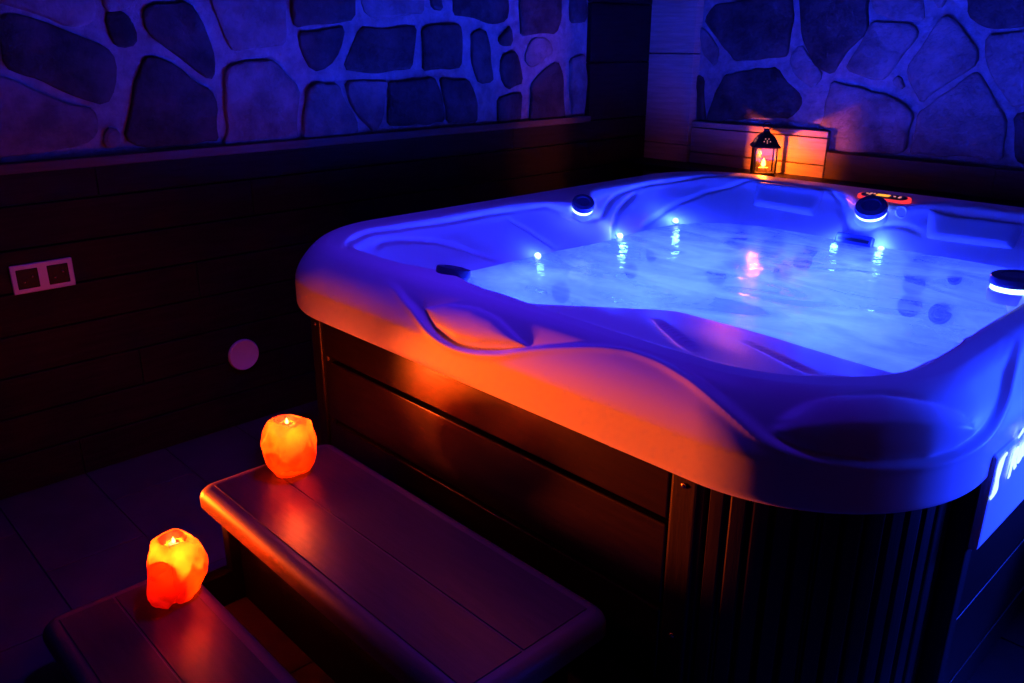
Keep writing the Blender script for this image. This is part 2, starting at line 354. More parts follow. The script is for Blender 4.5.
STONE_L = [
 [(-0.053, 1.621), (-0.015, 1.645), (0.122, 1.662), (0.162, 1.6), (0.195, 1.469), (0.181, 1.413), (0.142, 1.41), (0.078, 1.47), (0.028, 1.504), (-0.035, 1.557)],
 [(-0.17, 1.609), (-0.133, 1.619), (-0.091, 1.614), (-0.081, 1.569), (-0.094, 1.524), (-0.135, 1.518), (-0.162, 1.537)],
 [(-0.06, 1.475), (-0.019, 1.471), (0.056, 1.443), (0.115, 1.379), (0.165, 1.349), (0.175, 1.302), (0.167, 1.178), (0.02, 1.171), (-0.125, 1.175), (-0.162, 1.205), (-0.115, 1.339)],
 [(0.211, 1.715), (0.509, 1.728), (0.483, 1.518), (0.385, 1.511), (0.277, 1.493), (0.25, 1.532), (0.227, 1.601)],
 [(0.239, 1.44), (0.309, 1.457), (0.434, 1.456), (0.485, 1.403), (0.528, 1.344), (0.501, 1.15), (0.345, 1.138), (0.201, 1.157)],
 [(0.539, 1.729), (0.827, 1.741), (0.809, 1.619), (0.74, 1.602), (0.543, 1.588)],
 [(0.553, 1.559), (0.762, 1.576), (0.732, 1.495), (0.683, 1.425), (0.598, 1.412), (0.56, 1.488)],
 [(0.569, 1.343), (0.617, 1.365), (0.712, 1.362), (0.74, 1.297), (0.795, 1.221), (0.8, 1.154), (0.538, 1.152)],
 [(0.866, 1.743), (1.178, 1.756), (1.168, 1.651), (0.903, 1.625), (0.865, 1.659)],
 [(0.845, 1.577), (1.132, 1.593), (1.102, 1.418), (0.823, 1.411), (0.755, 1.428), (0.79, 1.503)],
 [(1.17, 1.585), (1.384, 1.6), (1.392, 1.422), (1.169, 1.409)],
 [(0.76, 1.365), (0.959, 1.363), (0.934, 1.213), (0.893, 1.156), (0.825, 1.219), (0.771, 1.304)],
 [(0.98, 1.362), (1.218, 1.365), (1.268, 1.275), (1.277, 1.181), (0.964, 1.177)],
 [(1.271, 1.363), (1.422, 1.368), (1.476, 1.267), (1.475, 1.169), (1.307, 1.174)],
 [(1.211, 1.757), (1.267, 1.76), (1.281, 1.662), (1.23, 1.669)],
 [(1.336, 1.763), (1.686, 1.778), (1.686, 1.627), (1.608, 1.604), (1.507, 1.637), (1.356, 1.647)],
 [(1.456, 1.562), (1.531, 1.581), (1.562, 1.492), (1.574, 1.346), (1.503, 1.339), (1.46, 1.448)],
 [(1.627, 1.537), (1.7, 1.596), (1.713, 1.514), (1.653, 1.51)],
 [(1.647, 1.464), (1.74, 1.482), (1.768, 1.416), (1.79, 1.335), (1.687, 1.315), (1.646, 1.372)],
 [(1.626, 1.27), (1.783, 1.288), (1.777, 1.162), (1.626, 1.156)],
 [(1.772, 1.781), (2.059, 1.793), (2.064, 1.644), (2.022, 1.572), (1.899, 1.571), (1.781, 1.565)],
 [(1.809, 1.453), (1.843, 1.524), (1.899, 1.552), (1.986, 1.538), (2.002, 1.481), (1.902, 1.433), (1.838, 1.411)],
 [(1.853, 1.324), (1.96, 1.399), (2.041, 1.432), (2.089, 1.342), (2.103, 1.154), (1.849, 1.148)],
 [(2.126, 1.796), (2.24, 1.801), (2.247, 1.637), (2.14, 1.626)],
 [(2.139, 1.44), (2.248, 1.464), (2.262, 1.171), (2.158, 1.166)],
 [(-0.463, 1.606), (-0.381, 1.584), (-0.267, 1.542), (-0.184, 1.505), (-0.163, 1.466), (-0.184, 1.375), (-0.225, 1.324), (-0.356, 1.38), (-0.411, 1.407), (-0.502, 1.452), (-0.489, 1.588)],
 [(-0.644, 1.641), (-0.502, 1.605), (-0.525, 1.452), (-0.714, 1.415)],
 [(-0.627, 1.723), (-0.203, 1.746), (-0.209, 1.587), (-0.292, 1.579), (-0.419, 1.63), (-0.613, 1.664)],
 [(-0.171, 1.748), (-0.053, 1.754), (-0.076, 1.646), (-0.164, 1.631)],
 [(-0.026, 1.755), (0.195, 1.767), (0.162, 1.687), (-0.019, 1.667)],
 [(-0.541, 1.422), (-0.432, 1.377), (-0.363, 1.336), (-0.261, 1.299), (-0.257, 1.245), (-0.284, 1.2), (-0.593, 1.173)],
 [(-0.225, 1.237), (-0.183, 1.227), (-0.204, 1.181), (-0.241, 1.177)],
 [(-0.769, 1.388), (-0.565, 1.411), (-0.621, 1.175), (-0.862, 1.179)]]
STONE_B = [
 [(-0.183, 1.643), (-0.133, 1.712), (0.316, 1.764), (0.341, 1.648), (0.331, 1.469), (0.037, 1.441), (-0.05, 1.51), (-0.147, 1.602)],
 [(-0.213, 1.613), (-0.158, 1.582), (-0.072, 1.48), (-0.097, 1.408), (-0.174, 1.479)],
 [(-0.03, 1.368), (0.277, 1.405), (0.336, 1.338), (0.427, 1.273), (0.433, 1.225), (0.379, 1.167), (0.171, 1.155), (-0.119, 1.1), (-0.09, 1.209)],
 [(0.356, 1.79), (0.699, 1.776), (0.728, 1.584), (0.677, 1.531), (0.572, 1.388), (0.482, 1.428), (0.416, 1.531)],
 [(0.343, 1.459), (0.395, 1.521), (0.439, 1.475), (0.537, 1.373), (0.491, 1.319), (0.379, 1.388)],
 [(0.728, 1.774), (0.942, 1.765), (0.973, 1.628), (0.88, 1.625), (0.754, 1.662)],
 [(0.66, 1.408), (0.756, 1.619), (0.943, 1.595), (0.961, 1.565), (0.892, 1.431), (0.847, 1.363), (0.738, 1.383)],
 [(0.944, 1.419), (1.063, 1.631), (1.097, 1.63), (1.226, 1.499), (1.227, 1.449), (1.03, 1.282), (0.993, 1.315)],
 [(0.886, 1.351), (0.908, 1.387), (0.947, 1.318)],
 [(0.593, 1.346), (0.858, 1.292), (0.916, 1.276), (0.992, 1.209), (0.986, 1.044), (0.661, 1.006), (0.574, 1.018), (0.551, 1.114)],
 [(1.03, 1.224), (1.234, 1.408), (1.267, 1.384), (1.38, 1.223), (1.403, 1.056), (1.018, 1.043)],
 [(1.136, 1.757), (1.426, 1.745), (1.453, 1.601), (1.266, 1.587), (1.168, 1.645)],
 [(1.26, 1.555), (1.494, 1.577), (1.575, 1.346), (1.411, 1.266), (1.328, 1.378), (1.27, 1.479)],
 [(1.426, 1.226), (1.585, 1.299), (1.707, 1.044), (1.459, 1.052)],
 [(0.977, 1.764), (1.095, 1.759), (1.039, 1.672)],
 [(-0.195, 1.353), (-0.161, 1.333), (-0.132, 1.099), (-0.169, 1.063)]]
def displace(V, curves):
    N = normals(V)
    D = np.zeros(V.shape[:2])
    flat = V.reshape(-1, 3)
    for pts, amp, sig, kind in curves:
        S = spline(pts)
        ext = .3 if kind == 's' else 4*sig; lo, hi = S.min(0)-ext, S.max(0)+ext
        idx = np.where(((flat > lo) & (flat < hi)).all(1))[0]
        if len(idx) == 0: continue
        q = flat[idx]; d = np.full(len(q), 9.); ti = np.zeros(len(q), int)
        for k0 in range(0, len(S), 64):
            dd = np.linalg.norm(q[:, None]-S[None, k0:k0+64], axis=2); j = dd.argmin(1); m = dd[np.arange(len(q)), j]
            up = m < d; d[up] = m[up]; ti[up] = j[up]+k0
        end = np.minimum(ti, len(S)-1-ti)*.008
        w = np.clip(end/.07, 0, 1)
        if kind == 's':
            # a ledge: the surface above the line is set back from the surface below it
            Tn = np.gradient(S, axis=0); Tn /= np.linalg.norm(Tn, axis=1, keepdims=True)
            sd = (np.cross(Tn[ti], q-S[ti])*N.reshape(-1, 3)[idx]).sum(1)
            w = np.clip(end/.16, 0, 1)
            h = -amp*sm(sd, -.006, .016)*np.exp(-d/.10)*w + .25*amp*np.exp(-((sd+.004)/.010)**2)*w
        else: h = amp*np.exp(-(d/sig)**2)*w
        D.reshape(-1)[idx] += h
    for poly, amp, soft in DOMES:
        Pn = np.array(poly); c = Pn.mean(0)
        # local frame by PCA
        u, s, vt = np.linalg.svd(Pn-c); ax, ay = vt[0], vt[1]
        q = (flat-c); X = q@ax; Y = q@ay; Z = q@vt[2]
        px, py = (Pn-c)@ax, (Pn-c)@ay
        near = (abs(X) < abs(px).max()+.05) & (abs(Y) < abs(py).max()+.05) & (abs(Z) < .16)
        idx = np.where(near)[0]
        x, y = X[idx], Y[idx]; ins = np.zeros(len(idx), bool); dm = np.full(len(idx), 9.)
        n = len(px)
        for k in range(n):
            x1, y1, x2, y2 = px[k], py[k], px[(k+1) % n], py[(k+1) % n]
            cr = ((y1 > y) != (y2 > y)) & (x < (x2-x1)*(y-y1)/(y2-y1+1e-12)+x1); ins ^= cr
            ex, ey = x2-x1, y2-y1; t = np.clip(((x-x1)*ex+(y-y1)*ey)/(ex*ex+ey*ey+1e-12), 0, 1)
            dm = np.minimum(dm, np.hypot(x-x1-t*ex, y-y1-t*ey))
        t = np.clip(np.where(ins, dm, 0)/soft, 0, 1)
        D.reshape(-1)[idx] += amp*np.sqrt(1-(1-t)**2)
    return V+N*D[..., None]
V0 = V.copy()
V = displace(V, CURVES)

# ------------------------------------------------------------------ hot tub
tub = empty('hot_tub', (1.1, H/2, 0), 'large white hot tub with dark plank cabinet, lit blue from inside', 'hot tub')
me = bpy.data.meshes.new('shell')
vs = V.reshape(-1, 3)
idx = np.arange(NR*NP).reshape(NR, NP)
a = idx[:-1]; b = idx[1:]
F = np.stack([a, np.roll(a, -1, 1), np.roll(b, -1, 1), b], -1).reshape(-1, 4)
me.from_pydata([tuple(p) for p in vs], [], [tuple(int(k) for k in f) for f in F]+[tuple(int(k) for k in idx[-1])])
me.update()
shell = link('shell', me, M['acrylic'], tub, smooth=True)

# surface lookup for fittings
from mathutils.bvhtree import BVHTree
bvh = BVHTree.FromPolygons([Vector(p) for p in vs], [tuple(int(k) for k in f) for f in F])
def surf(p):
    loc, nrm, i, d = bvh.find_nearest(Vector(p))
    if nrm.z < 0: nrm = -nrm
    return loc, nrm
def frame_at(loc, n, toward=None):
    z = n.normalized(); x = Vector(toward or (1, 0, 0)); x = (x-z*x.dot(z)).normalized(); y = z.cross(x)
    return Matrix.Translation(loc) @ Matrix((x, y, z)).transposed().to_4x4()

# cabinet: boards on four sides, posts and fluted corner columns
CI = .045        # cabinet set back from the lip
ZT, ZB = .712, .03
GZ = (.564, .349, .14)
def panel(name, axis, c, s0, s1, sgn):
    """horizontal boards between two posts on one side; c = face coordinate, sgn = outward sign"""
    bm = bmesh.new()
    lv = [ZT]+list(GZ)+[ZB]
    for k in range(len(lv)-1):
        z1, z0 = lv[k]-(.007 if k else 0), lv[k+1]+.007
        t0, t1 = (c-sgn*.03, c) if sgn > 0 else (c, c-sgn*.03)
        if axis == 'x': add_box(bm, s0, s1, t0, t1, z0, z1)
        else: add_box(bm, t0, t1, s0, s1, z0, z1)
    t0, t1 = sorted((c-sgn*.05, c-sgn*.028))
    if axis == 'x': add_box(bm, s0, s1, t0, t1, ZB, ZT)
    else: add_box(bm, t0, t1, s0, s1, ZB, ZT)
    return obj(name, bm, M['cabinet'], tub, bevel=.005 if axis == 'x' else .0015)
RC = .36
panel('cabinet_panel', 'x', CI, CI+RC-.04, 1.722, -1)
panel('cabinet_panel', 'y', W-.012, .48, H-.50, 1)
panel('cabinet_panel', 'x', H-CI, .46, 1.72, 1)
panel('cabinet_panel', 'y', CI, .46, H-.46, -1)
def post(x0, x1, y0, y1):
    return box('cabinet_post', M['cabinet_v'], tub, x0, x1, y0, y1, ZB, ZT, bevel=.008)
post(1.728, 1.796, CI-.006, CI+.05); post(CI+RC-.105, CI+RC-.047, CI-.006, CI+.05)
post(W-.06, W-.008, .425, .475)
def corner_column(cx, cy, a0, extra):
    """fluted rounded corner; vertical grooves every few degrees"""
    bm = bmesh.new(); R = RC; prof = []
    n = 150
    path = []
    for k in range(n+1):
        a = math.radians(a0+90*k/n)
        g = 0
        for j in range(13):
            d = abs(90*k/n-(3+7*j)); g = max(g, .012*max(0, 1-d/1.1))
        path.append((cx+(R-g)*math.cos(a), cy+(R-g)*math.sin(a)))
    inner = [(cx+(R-.05)*math.cos(math.radians(a0+90*k/12)), cy+(R-.05)*math.sin(math.radians(a0+90*k/12))) for k in range(12, -1, -1)]
    prism(bm, path+inner, ZB, ZT)
    return obj('corner_column', bm, M['cabinet_v'], tub)
corner_column(W-CI-RC+.0, CI+RC, -90, 0)
corner_column(CI+RC-.105, CI+RC, 180, 0) if False else corner_column(CI+RC, CI+RC, 180, 0)
corner_column(W-CI-RC, H-CI-RC, 0, 0)
corner_column(CI+RC, H-CI-RC, 90, 0)
box('base_plinth', M['step_side'], tub, .12, W-.12, .12, H-.12, 0, .05)
# screws at post tops
for x, z in ((1.762, .672), (1.762, .30), (.335, .672)):
    bm = bmesh.new(); lathe(bm, [(.006, 0), (.006, .003), (.003, .005)], 16, Matrix.Translation((x, CI-.006, z)) @ Matrix.Rotation(PI/2, 4, 'X'))
    obj('screw', bm, M['brass'], tub, smooth=True)

# headrest pads on the far slope
def headrest(quad, th=.024):
    """quad = 4 surface corners; the pad follows the shell"""
    bm = bmesh.new(); n = 22; Q = [Vector(q) for q in quad]
    top, bot = [], []
    for i in range(n+1):
        for j in range(n+1):
            u, v = i/n, j/n
            # rounded corners
            p = Q[0].lerp(Q[1], u).lerp(Q[3].lerp(Q[2], u), v)
            loc, nr = surf(p)
            e = min(u, 1-u, 1e9)*6; f = min(v, 1-v)*5
            k = math.sqrt(max(0, 1-(1-min(e, 1))**2))*math.sqrt(max(0, 1-(1-min(f, 1))**2))
            base = loc
            top.append(bm.verts.new(base+nr*(-.004+th*k))); bot.append(bm.verts.new(base-nr*.02))
    W_ = n+1
    for i in range(n):
        for j in range(n):
            bm.faces.new((top[i*W_+j], top[(i+1)*W_+j], top[(i+1)*W_+j+1], top[i*W_+j+1]))
            bm.faces.new((bot[i*W_+j], bot[i*W_+j+1], bot[(i+1)*W_+j+1], bot[(i+1)*W_+j]))
    rim = [(i, 0) for i in range(n)]+[(n, j) for j in range(n)]+[(i, n) for i in range(n, 0, -1)]+[(0, j) for j in range(n, 0, -1)]
    for k in range(len(rim)):
        i, j = rim[k]; i2, j2 = rim[(k+1) % len(rim)]
        bm.faces.new((top[i*W_+j], bot[i*W_+j], bot[i2*W_+j2], top[i2*W_+j2]))
    return obj('headrest', bm, M['headrest'], tub, smooth=True, sharp=50)
for q in PILLOWS: headrest(q)

# diverter knobs: dark disc over a glowing collar
def knob(p, r, tilt=None, glow=True):
    loc, n = surf(p)
    n = Vector(tilt).normalized()
    m = frame_at(loc, n)
    bm = bmesh.new(); lathe(bm, [(r*.2, -.03), (r*1.02, -.02), (r*1.02, .004), (r*.96, .010)], 48, m)
    base = obj('diverter_knob', bm, M['acrylic'], tub, smooth=True, sharp=40)
    bm = bmesh.new(); lathe(bm, [(r*.92, .008), (r*.92, .024)], 48, m)
    obj('glow_collar', bm, M['knob_glow'] if glow else M['knob_face'], base, smooth=True, sharp=40)
    bm = bmesh.new(); lathe(bm, [(r*.9, .0225), (r, .025), (r, .040), (r*.95, .046), (r*.6, .049), (r*.54, .046), (r*.02, .045)], 48, m)
    obj('cap', bm, M['knob_face'], base, smooth=True, sharp=30)
    return base
for p, r, t, g in KNOBS: knob(p, r, t, g)

# control panel
loc, n = surf(PANEL); loc = loc+n*.004
m = frame_at(loc, Vector((0, -.12, 1)), (1, .0, 0))
def oval(hl, hw, n=24):
    pts = []
    for k in range(n+1): a = -PI/2+PI*k/n; pts.append((hl-hw+hw*math.cos(a), hw*math.sin(a)))
    for k in range(n+1): a = PI/2+PI*k/n; pts.append((-hl+hw+hw*math.cos(a), hw*math.sin(a)))
    return pts
bm = bmesh.new(); prism(bm, oval(.108, .040), -.02, .006, m); cp = obj('control_panel', bm, M['panel_glow'], tub); cp['label'] = 'red lit rim of oval control panel'
bm = bmesh.new(); prism(bm, oval(.094, .027), 0, .010, m); obj('panel_face', bm, M['black_plastic'], cp)
bm = bmesh.new(); prism(bm, [(-.030, -.012), (.022, -.012), (.022, .012), (-.030, .012)], .0, .012, m); obj('display', bm, M['display'], cp)
for x, y in ((-.072, .003), (-.058, .010), (-.058, -.006), (-.044, .009), (.042, .002), (.064, .006), (.064, -.006)):
    bm = bmesh.new(); lathe(bm, [(.005, 0), (.005, .012)], 12, m @ Matrix.Translation((x, y, 0))); obj('button', bm, M['icon'], cp)
# air valve ring next to the panel
loc, n = surf(VALVE)
bm = bmesh.new(); lathe(bm, [(.002, -.01), (.024, -.008), (.025, .003), (.021, .005), (.018, .002), (.004, .003)], 36, frame_at(loc, n)); obj('air_valve', bm, M['acrylic'], tub, smooth=True, sharp=35)

# small lamps just above the waterline
for p in LEDS:
    loc, n = surf(p)
    bm = bmesh.new(); lathe(bm, [(.018, -.004), (.018, .003), (.014, .005)], 20, frame_at(loc, n)); lf = obj('waterline_lamp', bm, M['plastic'], tub, smooth=True, sharp=35)
    bm = bmesh.new(); bmesh.ops.create_uvsphere(bm, u_segments=16, v_segments=10, radius=.0125, matrix=Matrix.Translation(loc+n*.006)); obj('lens', bm, M['led'], lf, smooth=True)

# filter grille between the far seats
loc, n = surf(GRILLE)
mg = frame_at(loc+n*.008, n)
bm = bmesh.new(); prism(bm, [(-.085, -.05), (.085, -.05), (.075, .05), (-.075, .05)], -.03, .010, mg); gr = obj('filter_grille', bm, M['knob_face'], tub, bevel=.006)
for k in range(3):
    bm = bmesh.new(); prism(bm, [(-.065, -.032+k*.026), (.065, -.032+k*.026), (.065, -.020+k*.026), (-.065, -.020+k*.026)], .004, .013, mg); obj('slot', bm, M['black_plastic'], gr)

# massage jets under the water
def jet(p, r):
    loc, n = surf(p); m = frame_at(loc+n*.002, n)
    bm = bmesh.new(); lathe(bm, [(r*1.0, -.01), (r*1.02, .006), (r*.92, .014), (r*.82, .010), (r*.72, .004)], 32, m); j = obj('massage_jet', bm, M['knob_face'], tub, smooth=True, sharp=35)
    bm = bmesh.new(); lathe(bm, [(r*.70, .0), (r*.70, .006), (r*.50, .012), (r*.40, .006), (r*.1, .005)], 32, m); obj('nozzle', bm, M['black_plastic'], j, smooth=True, sharp=35)
for p, r in JETS: jet(p, r)

# lit logo on the right-hand side
sg = []
FX = W+.012
def yz(y, z, x0=0, x1=.008): return Vector((FX, y, z))
def stroke(pts, widths, name, parent):
    """a tapering flat stroke on the plane x = FX"""
    P = spline([(0, *p) for p in pts], .004); n = len(P); L_, R_ = [], []
    for i, p in enumerate(P):
        t = P[min(i+1, n-1)]-P[max(i-1, 0)]; t = t/np.linalg.norm(t); w = np.interp(i/(n-1), np.linspace(0, 1, len(widths)), widths)/2
        L_.append((p[1]-t[2]*w, p[2]+t[1]*w)); R_.append((p[1]+t[2]*w, p[2]-t[1]*w))
    poly = L_+R_[::-1]; bm = bmesh.new()
    a = [bm.verts.new((FX-.002, y, z)) for y, z in poly]; b = [bm.verts.new((FX, y, z)) for y, z in poly]
    k = len(poly); bm.faces.new(a); bm.faces.new(b[::-1])
    for i in range(k): bm.faces.new((a[i], b[i], b[(i+1) % k], a[(i+1) % k]))
    bmesh.ops.triangulate(bm, faces=bm.faces)
    return obj(name, bm, M['logo'], parent)
bm = bmesh.new(); v = add_box(bm, W-.02, FX-.003, .435, 1.40, .545, .765); plate = obj('logo_plate', bm, M['acrylic'], tub, bevel=.010)
for pts, wd in LOGO: stroke(pts, wd, 'logo_stroke', plate)
cu = bpy.data.curves.new('lettering', 'FONT'); cu.body = 'Relax'; cu.size = LTXT[2]; cu.extrude = .001; cu.shear = .35; cu.space_character = .95; cu.offset = .0015
to = bpy.data.objects.new('lettering_tmp', cu); COL.objects.link(to)
bpy.context.view_layer.update()
lm_ = bpy.data.meshes.new_from_object(to.evaluated_get(bpy.context.evaluated_depsgraph_get()))
bpy.data.objects.remove(to); bpy.data.curves.remove(cu)
ang = LTXT[3]
lm_.transform(Matrix.Translation((FX+.002, LTXT[0], LTXT[1])) @ Matrix.Rotation(ang, 4, 'X') @ Matrix.Rotation(PI/2, 4, 'Z') @ Matrix.Rotation(PI/2, 4, 'X'))
link('lettering', lm_, M['logo'], plate)
localise(tub)

# ------------------------------------------------------------------ water
vw = np.interp(.757, PROF[::-1, 5][:9], np.arange(len(PROF))[::-1][:9]) if False else 15.0
P, z = ring(vw)
cen = P.mean(0); P2 = P+(P-cen)/np.linalg.norm(P-cen, axis=1, keepdims=True)*.012
bm = bmesh.new(); vv = [bm.verts.new((p[0]-1.1, p[1]-1.2, 0)) for p in P2[::3]]
bm.faces.new(vv)
w = obj('pool_water', bm, M['water']); w.location = (1.1, 1.2, .757)
if w.data.polygons[0].normal.z < 0: w.data.flip_normals()
tag(w, 'cloudy glowing blue water filling the hot tub', 'water', kind='stuff')

# ------------------------------------------------------------------ two-tread step
step = empty('spa_step', (1.06, -.45, 0), 'dark two-tread composite step in front of the hot tub', 'step')
def rrect(x0, x1, y0, y1, r, n=8):
    pts = []
    for cx, cy, a0 in ((x1-r, y0+r, -90), (x1-r, y1-r, 0), (x0+r, y1-r, 90), (x0+r, y0+r, 180)):
        for k in range(n+1): a = math.radians(a0+90*k/n); pts.append((cx+r*math.cos(a), cy+r*math.sin(a)))
    return pts
def tread(x0, x1, y0, y1, zt, th, seam):
    bm = bmesh.new(); prev = None
    rows = [(.022, zt-th), (.0, zt-th+.012), (0, zt-.030), (.004, zt-.018), (.012, zt-.008), (.024, zt-.002), (.032, zt)]
    for ins, z in rows:
        pts = rrect(x0+ins, x1-ins, y0+ins, y1-ins, .045-ins*.6)
        rg = [bm.verts.new((x, y, z)) for x, y in pts]
        if prev is None: bm.faces.new(rg[::-1])
        else:
            for k in range(len(rg)): bm.faces.new((prev[k], prev[(k+1) % len(rg)], rg[(k+1) % len(rg)], rg[k]))
        prev = rg
    bm.faces.new(prev)
    fr = obj('tread', bm, M['nosing'], step, smooth=True, sharp=60)
    # two boards let into the frame, with a seam between them
    for (a, b) in ((y0+.042, seam-.0025), (seam+.0025, y1-.042)):
        box('board', M['tread'], fr, x0+.045, x1-.045, a, b, zt-.004, zt+.0025, bevel=.0015)
    return fr
tread(.488, 1.66, -.475, -.035, .348, .068, -.275)
tread(.53, 1.62, -.925, -.545, .158, .058, -.75)
bm = bmesh.new(); add_box(bm, .56, 1.58, -.41, -.385, 0, .285); obj('riser', bm, M['step_side'], step)
for x in (.58, 1.54):
    bm = bmesh.new(); v = add_box(bm, x-.02, x+.02, -.44, -.07, 0, .285); add_box(bm, x-.02, x+.02, -.88, -.4405, 0, .105); obj('side_support', bm, M['step_side'], step, bevel=.004)
box('riser', M['step_side'], step, .58, 1.56, -.87, -.85, 0, .105)
localise(step)

# ------------------------------------------------------------------ salt-rock candle holders
def salt_rock(loc, rx, ry, h, seed, label, mat, rot=0, notch=None):
    root = empty('salt_candle_holder', loc, label, 'candle holder', 'glowing salt-rock candle holders')
    bm = bmesh.new()
    bmesh.ops.create_icosphere(bm, subdivisions=5, radius=1)
    rnd = random.Random(seed)
    planes = []
    for k in range(34):
        d = Vector((rnd.gauss(0, 1), rnd.gauss(0, 1), rnd.gauss(0, 1)*.8)).normalized(); planes.append((d, rnd.uniform(.86, .97)))
    planes += [(Vector((0, 0, -1)), .80), (Vector((0, 0, 1)), .86)]
    for v in bm.verts:
        c = v.co.copy()
        # squarish drum
        s = 1/ (abs(c.x)**3.2+abs(c.y)**3.2+abs(c.z)**3.0)**(1/3.1)
        c = c*s*.90
        for d, t in planes:
            q = c.dot(d)
            if q > t: c = c-d*(q-t)*.85
        c += c.normalized()*(noise.noise(c*3.1+Vector((seed, 0, 0)))*.045+noise.noise(c*9+Vector((0, seed, 0)))*.012)
        if notch:
            for (nx, ny, nz, w_, dp) in notch:
                nvec = Vector((nx, ny, nz)); dist = abs((c-nvec*0).dot(nvec)); 
                if c.dot(Vector((.75, -.95, 0))) > 0: c -= c.normalized()*dp*math.exp(-(dist/w_)**2)
        # candle well in the top
        rr_ = math.hypot(c.x, c.y)
        if c.z > .5 and rr_ < .42: c.z -= .16*(1-sm(rr_, .26, .46))
        tz = (c.z+.80)/1.66
        v.co = Vector((c.x*rx*(.90+.12*min(1, max(0, tz*1.6))), c.y*ry*(.90+.12*min(1, max(0, tz*1.6))), tz*h))
    for v in bm.verts:
        v.co.z = max(0.0, v.co.z)
    bmesh.ops.rotate(bm, verts=bm.verts, cent=(0, 0, 0), matrix=Matrix.Rotation(rot, 3, 'Z'))
    rock = obj('salt_rock', bm, mat, root, smooth=True, sharp=24)
    # unseen cup added inside the rock to dim and redden its lower half
    bm = bmesh.new(); lathe(bm, [(.02, .006), (rx*.64, .014), (rx*.70, h*.40), (rx*.72, h*.50), (rx*.72, h*.58)], 28, cap=False)
    for v in bm.verts:
        if v.co.z > h*.45: v.co.z += noise.noise(Vector((v.co.x*38, v.co.y*38, seed)))*(.05 if v.co.z > h*.54 else .025)
    obj('glow_dimming_cup', bm, M['pale_salt'], root, smooth=True)
    if notch:
        # a second, thicker lump of crystal leans against the front of the rock
        bm = bmesh.new(); bmesh.ops.create_icosphere(bm, subdivisions=4, radius=1)
        for v in bm.verts:
            c = v.co.copy()
            for d, t in planes[:20]:
                q = c.dot(d.yzx)
                if q > t*.93: c = c-d.yzx*(q-t*.93)*.9
            c += c.normalized()*noise.noise(c*4+Vector((9, 2, 0)))*.08
            a_ = math.radians(-47); x_, y_ = c.x*.056, c.y*.044
            v.co = Vector((.026+x_*math.cos(a_)-y_*math.sin(a_), -.046+x_*math.sin(a_)+y_*math.cos(a_), max(.0, .070+c.z*.078)))
        obj('crystal_lump', bm, M['pale_salt'], root, smooth=True, sharp=28)
    wz = h*.885
    bm = bmesh.new(); lathe(bm, [(.012, wz-.004), (.013, wz+.004), (.011, wz+.004)], 24); obj('tealight', bm, M['wax'], root, smooth=True, sharp=30)
    bm = bmesh.new(); lathe(bm, [(.001, wz+.004), (.005, wz+.008), (.004, wz+.014), (.0006, wz+.022)], 14); obj('flame', bm, M['flame'], root, smooth=True)
    return root, wz
def lamp(name, loc, col, power, size=.02, kind='POINT', **kw):
    l = bpy.data.lights.new(name, kind); l.color = col; l.energy = power
    if kind in ('POINT', 'SPOT'): l.shadow_soft_size = size
    for k, v in kw.items(): setattr(l, k, v)
    o = bpy.data.objects.new(name, l); o.location = loc; COL.objects.link(o); return o
FL = (1.0, .09, .015)
r1, wz = salt_rock((.612, -.235, .3505), .079, .079, .168, 3, 'rounded glowing salt candle holder on the upper step by the tub', M['salt'], .3)
r2, wz2 = salt_rock((.680, -.615, .1605), .078, .078, .168, 11, 'taller glowing salt candle holder with dark cleft on the lower step', M['salt2'], .4, notch=[(.86, .50, 0, .05, .03)])
P1 = lamp('flame_light', (.612, -.235, .3505+.138), (1, .36, .06), 5.5, .014)
P2 = lamp('flame_light', (.680, -.615, .1605+.136), (1, .36, .06), 6, .014)
P1b = lamp('flame_light', (.612, -.235, .3505+.190), FL, 2.8, .012)
P2b = lamp('flame_light', (.680, -.615, .1605+.188), FL, .6, .012)

# ------------------------------------------------------------------ room
XL, YB = -.50, 2.80
ZR = 2.5
X1, Y0 = 4.2, -3.2
def plankwall(bm, axis, c, s0, s1, z0, z1, th, hgt, off=0):
    z = z0; k = 0
    while z < z1-.001:
        zz = min(z+hgt, z1); g = .003
        # staggered butt joints
        cuts = [s0]; s = s0+.7+((k*.83+off) % 1.4)
        while s < s1-.3: cuts.append(s); s += 2.0
        cuts.append(s1)
        for a_, b_ in zip(cuts, cuts[1:]):
            if axis == 'y': add_box(bm, c-.02, c+th-.0015*(k % 2), a_+.001, b_-.001, z+g, zz-g)
            else: add_box(bm, a_+.001, b_-.001, c-th+.0015*(k % 2), c+.02, z+g, zz-g)
        z = zz; k += 1
# left wall: stone above, stained boards below
LEDGE = 1.125
bm = bmesh.new(); add_box(bm, XL-.15, XL-.03, Y0, YB+.2, 0, ZR); add_box(bm, XL-.04, XL-.022, Y0, 2.27, LEDGE, ZR)
wl = structure(obj('wall_left', bm, M['mortar']))
bm = bmesh.new(); plankwall(bm, 'y', XL-.03, Y0, YB, 0, LEDGE-.0, .03, .145)
structure(obj('wall_left_boards', bm, M['wood_dark'], wl, bevel=.002))
bm = bmesh.new(); plankwall(bm, 'y', XL-.03, 2.275, YB, LEDGE, ZR, .034, .30)
structure(obj('wall_left_end_boards', bm, M['wood_dark'], wl, bevel=.002))
bm = bmesh.new(); add_box(bm, XL-.03, XL+.022, Y0, 2.275, LEDGE-.005, LEDGE+.028)
structure(obj('trim_1', bm, M['wood_mid'], None, bevel=.004))
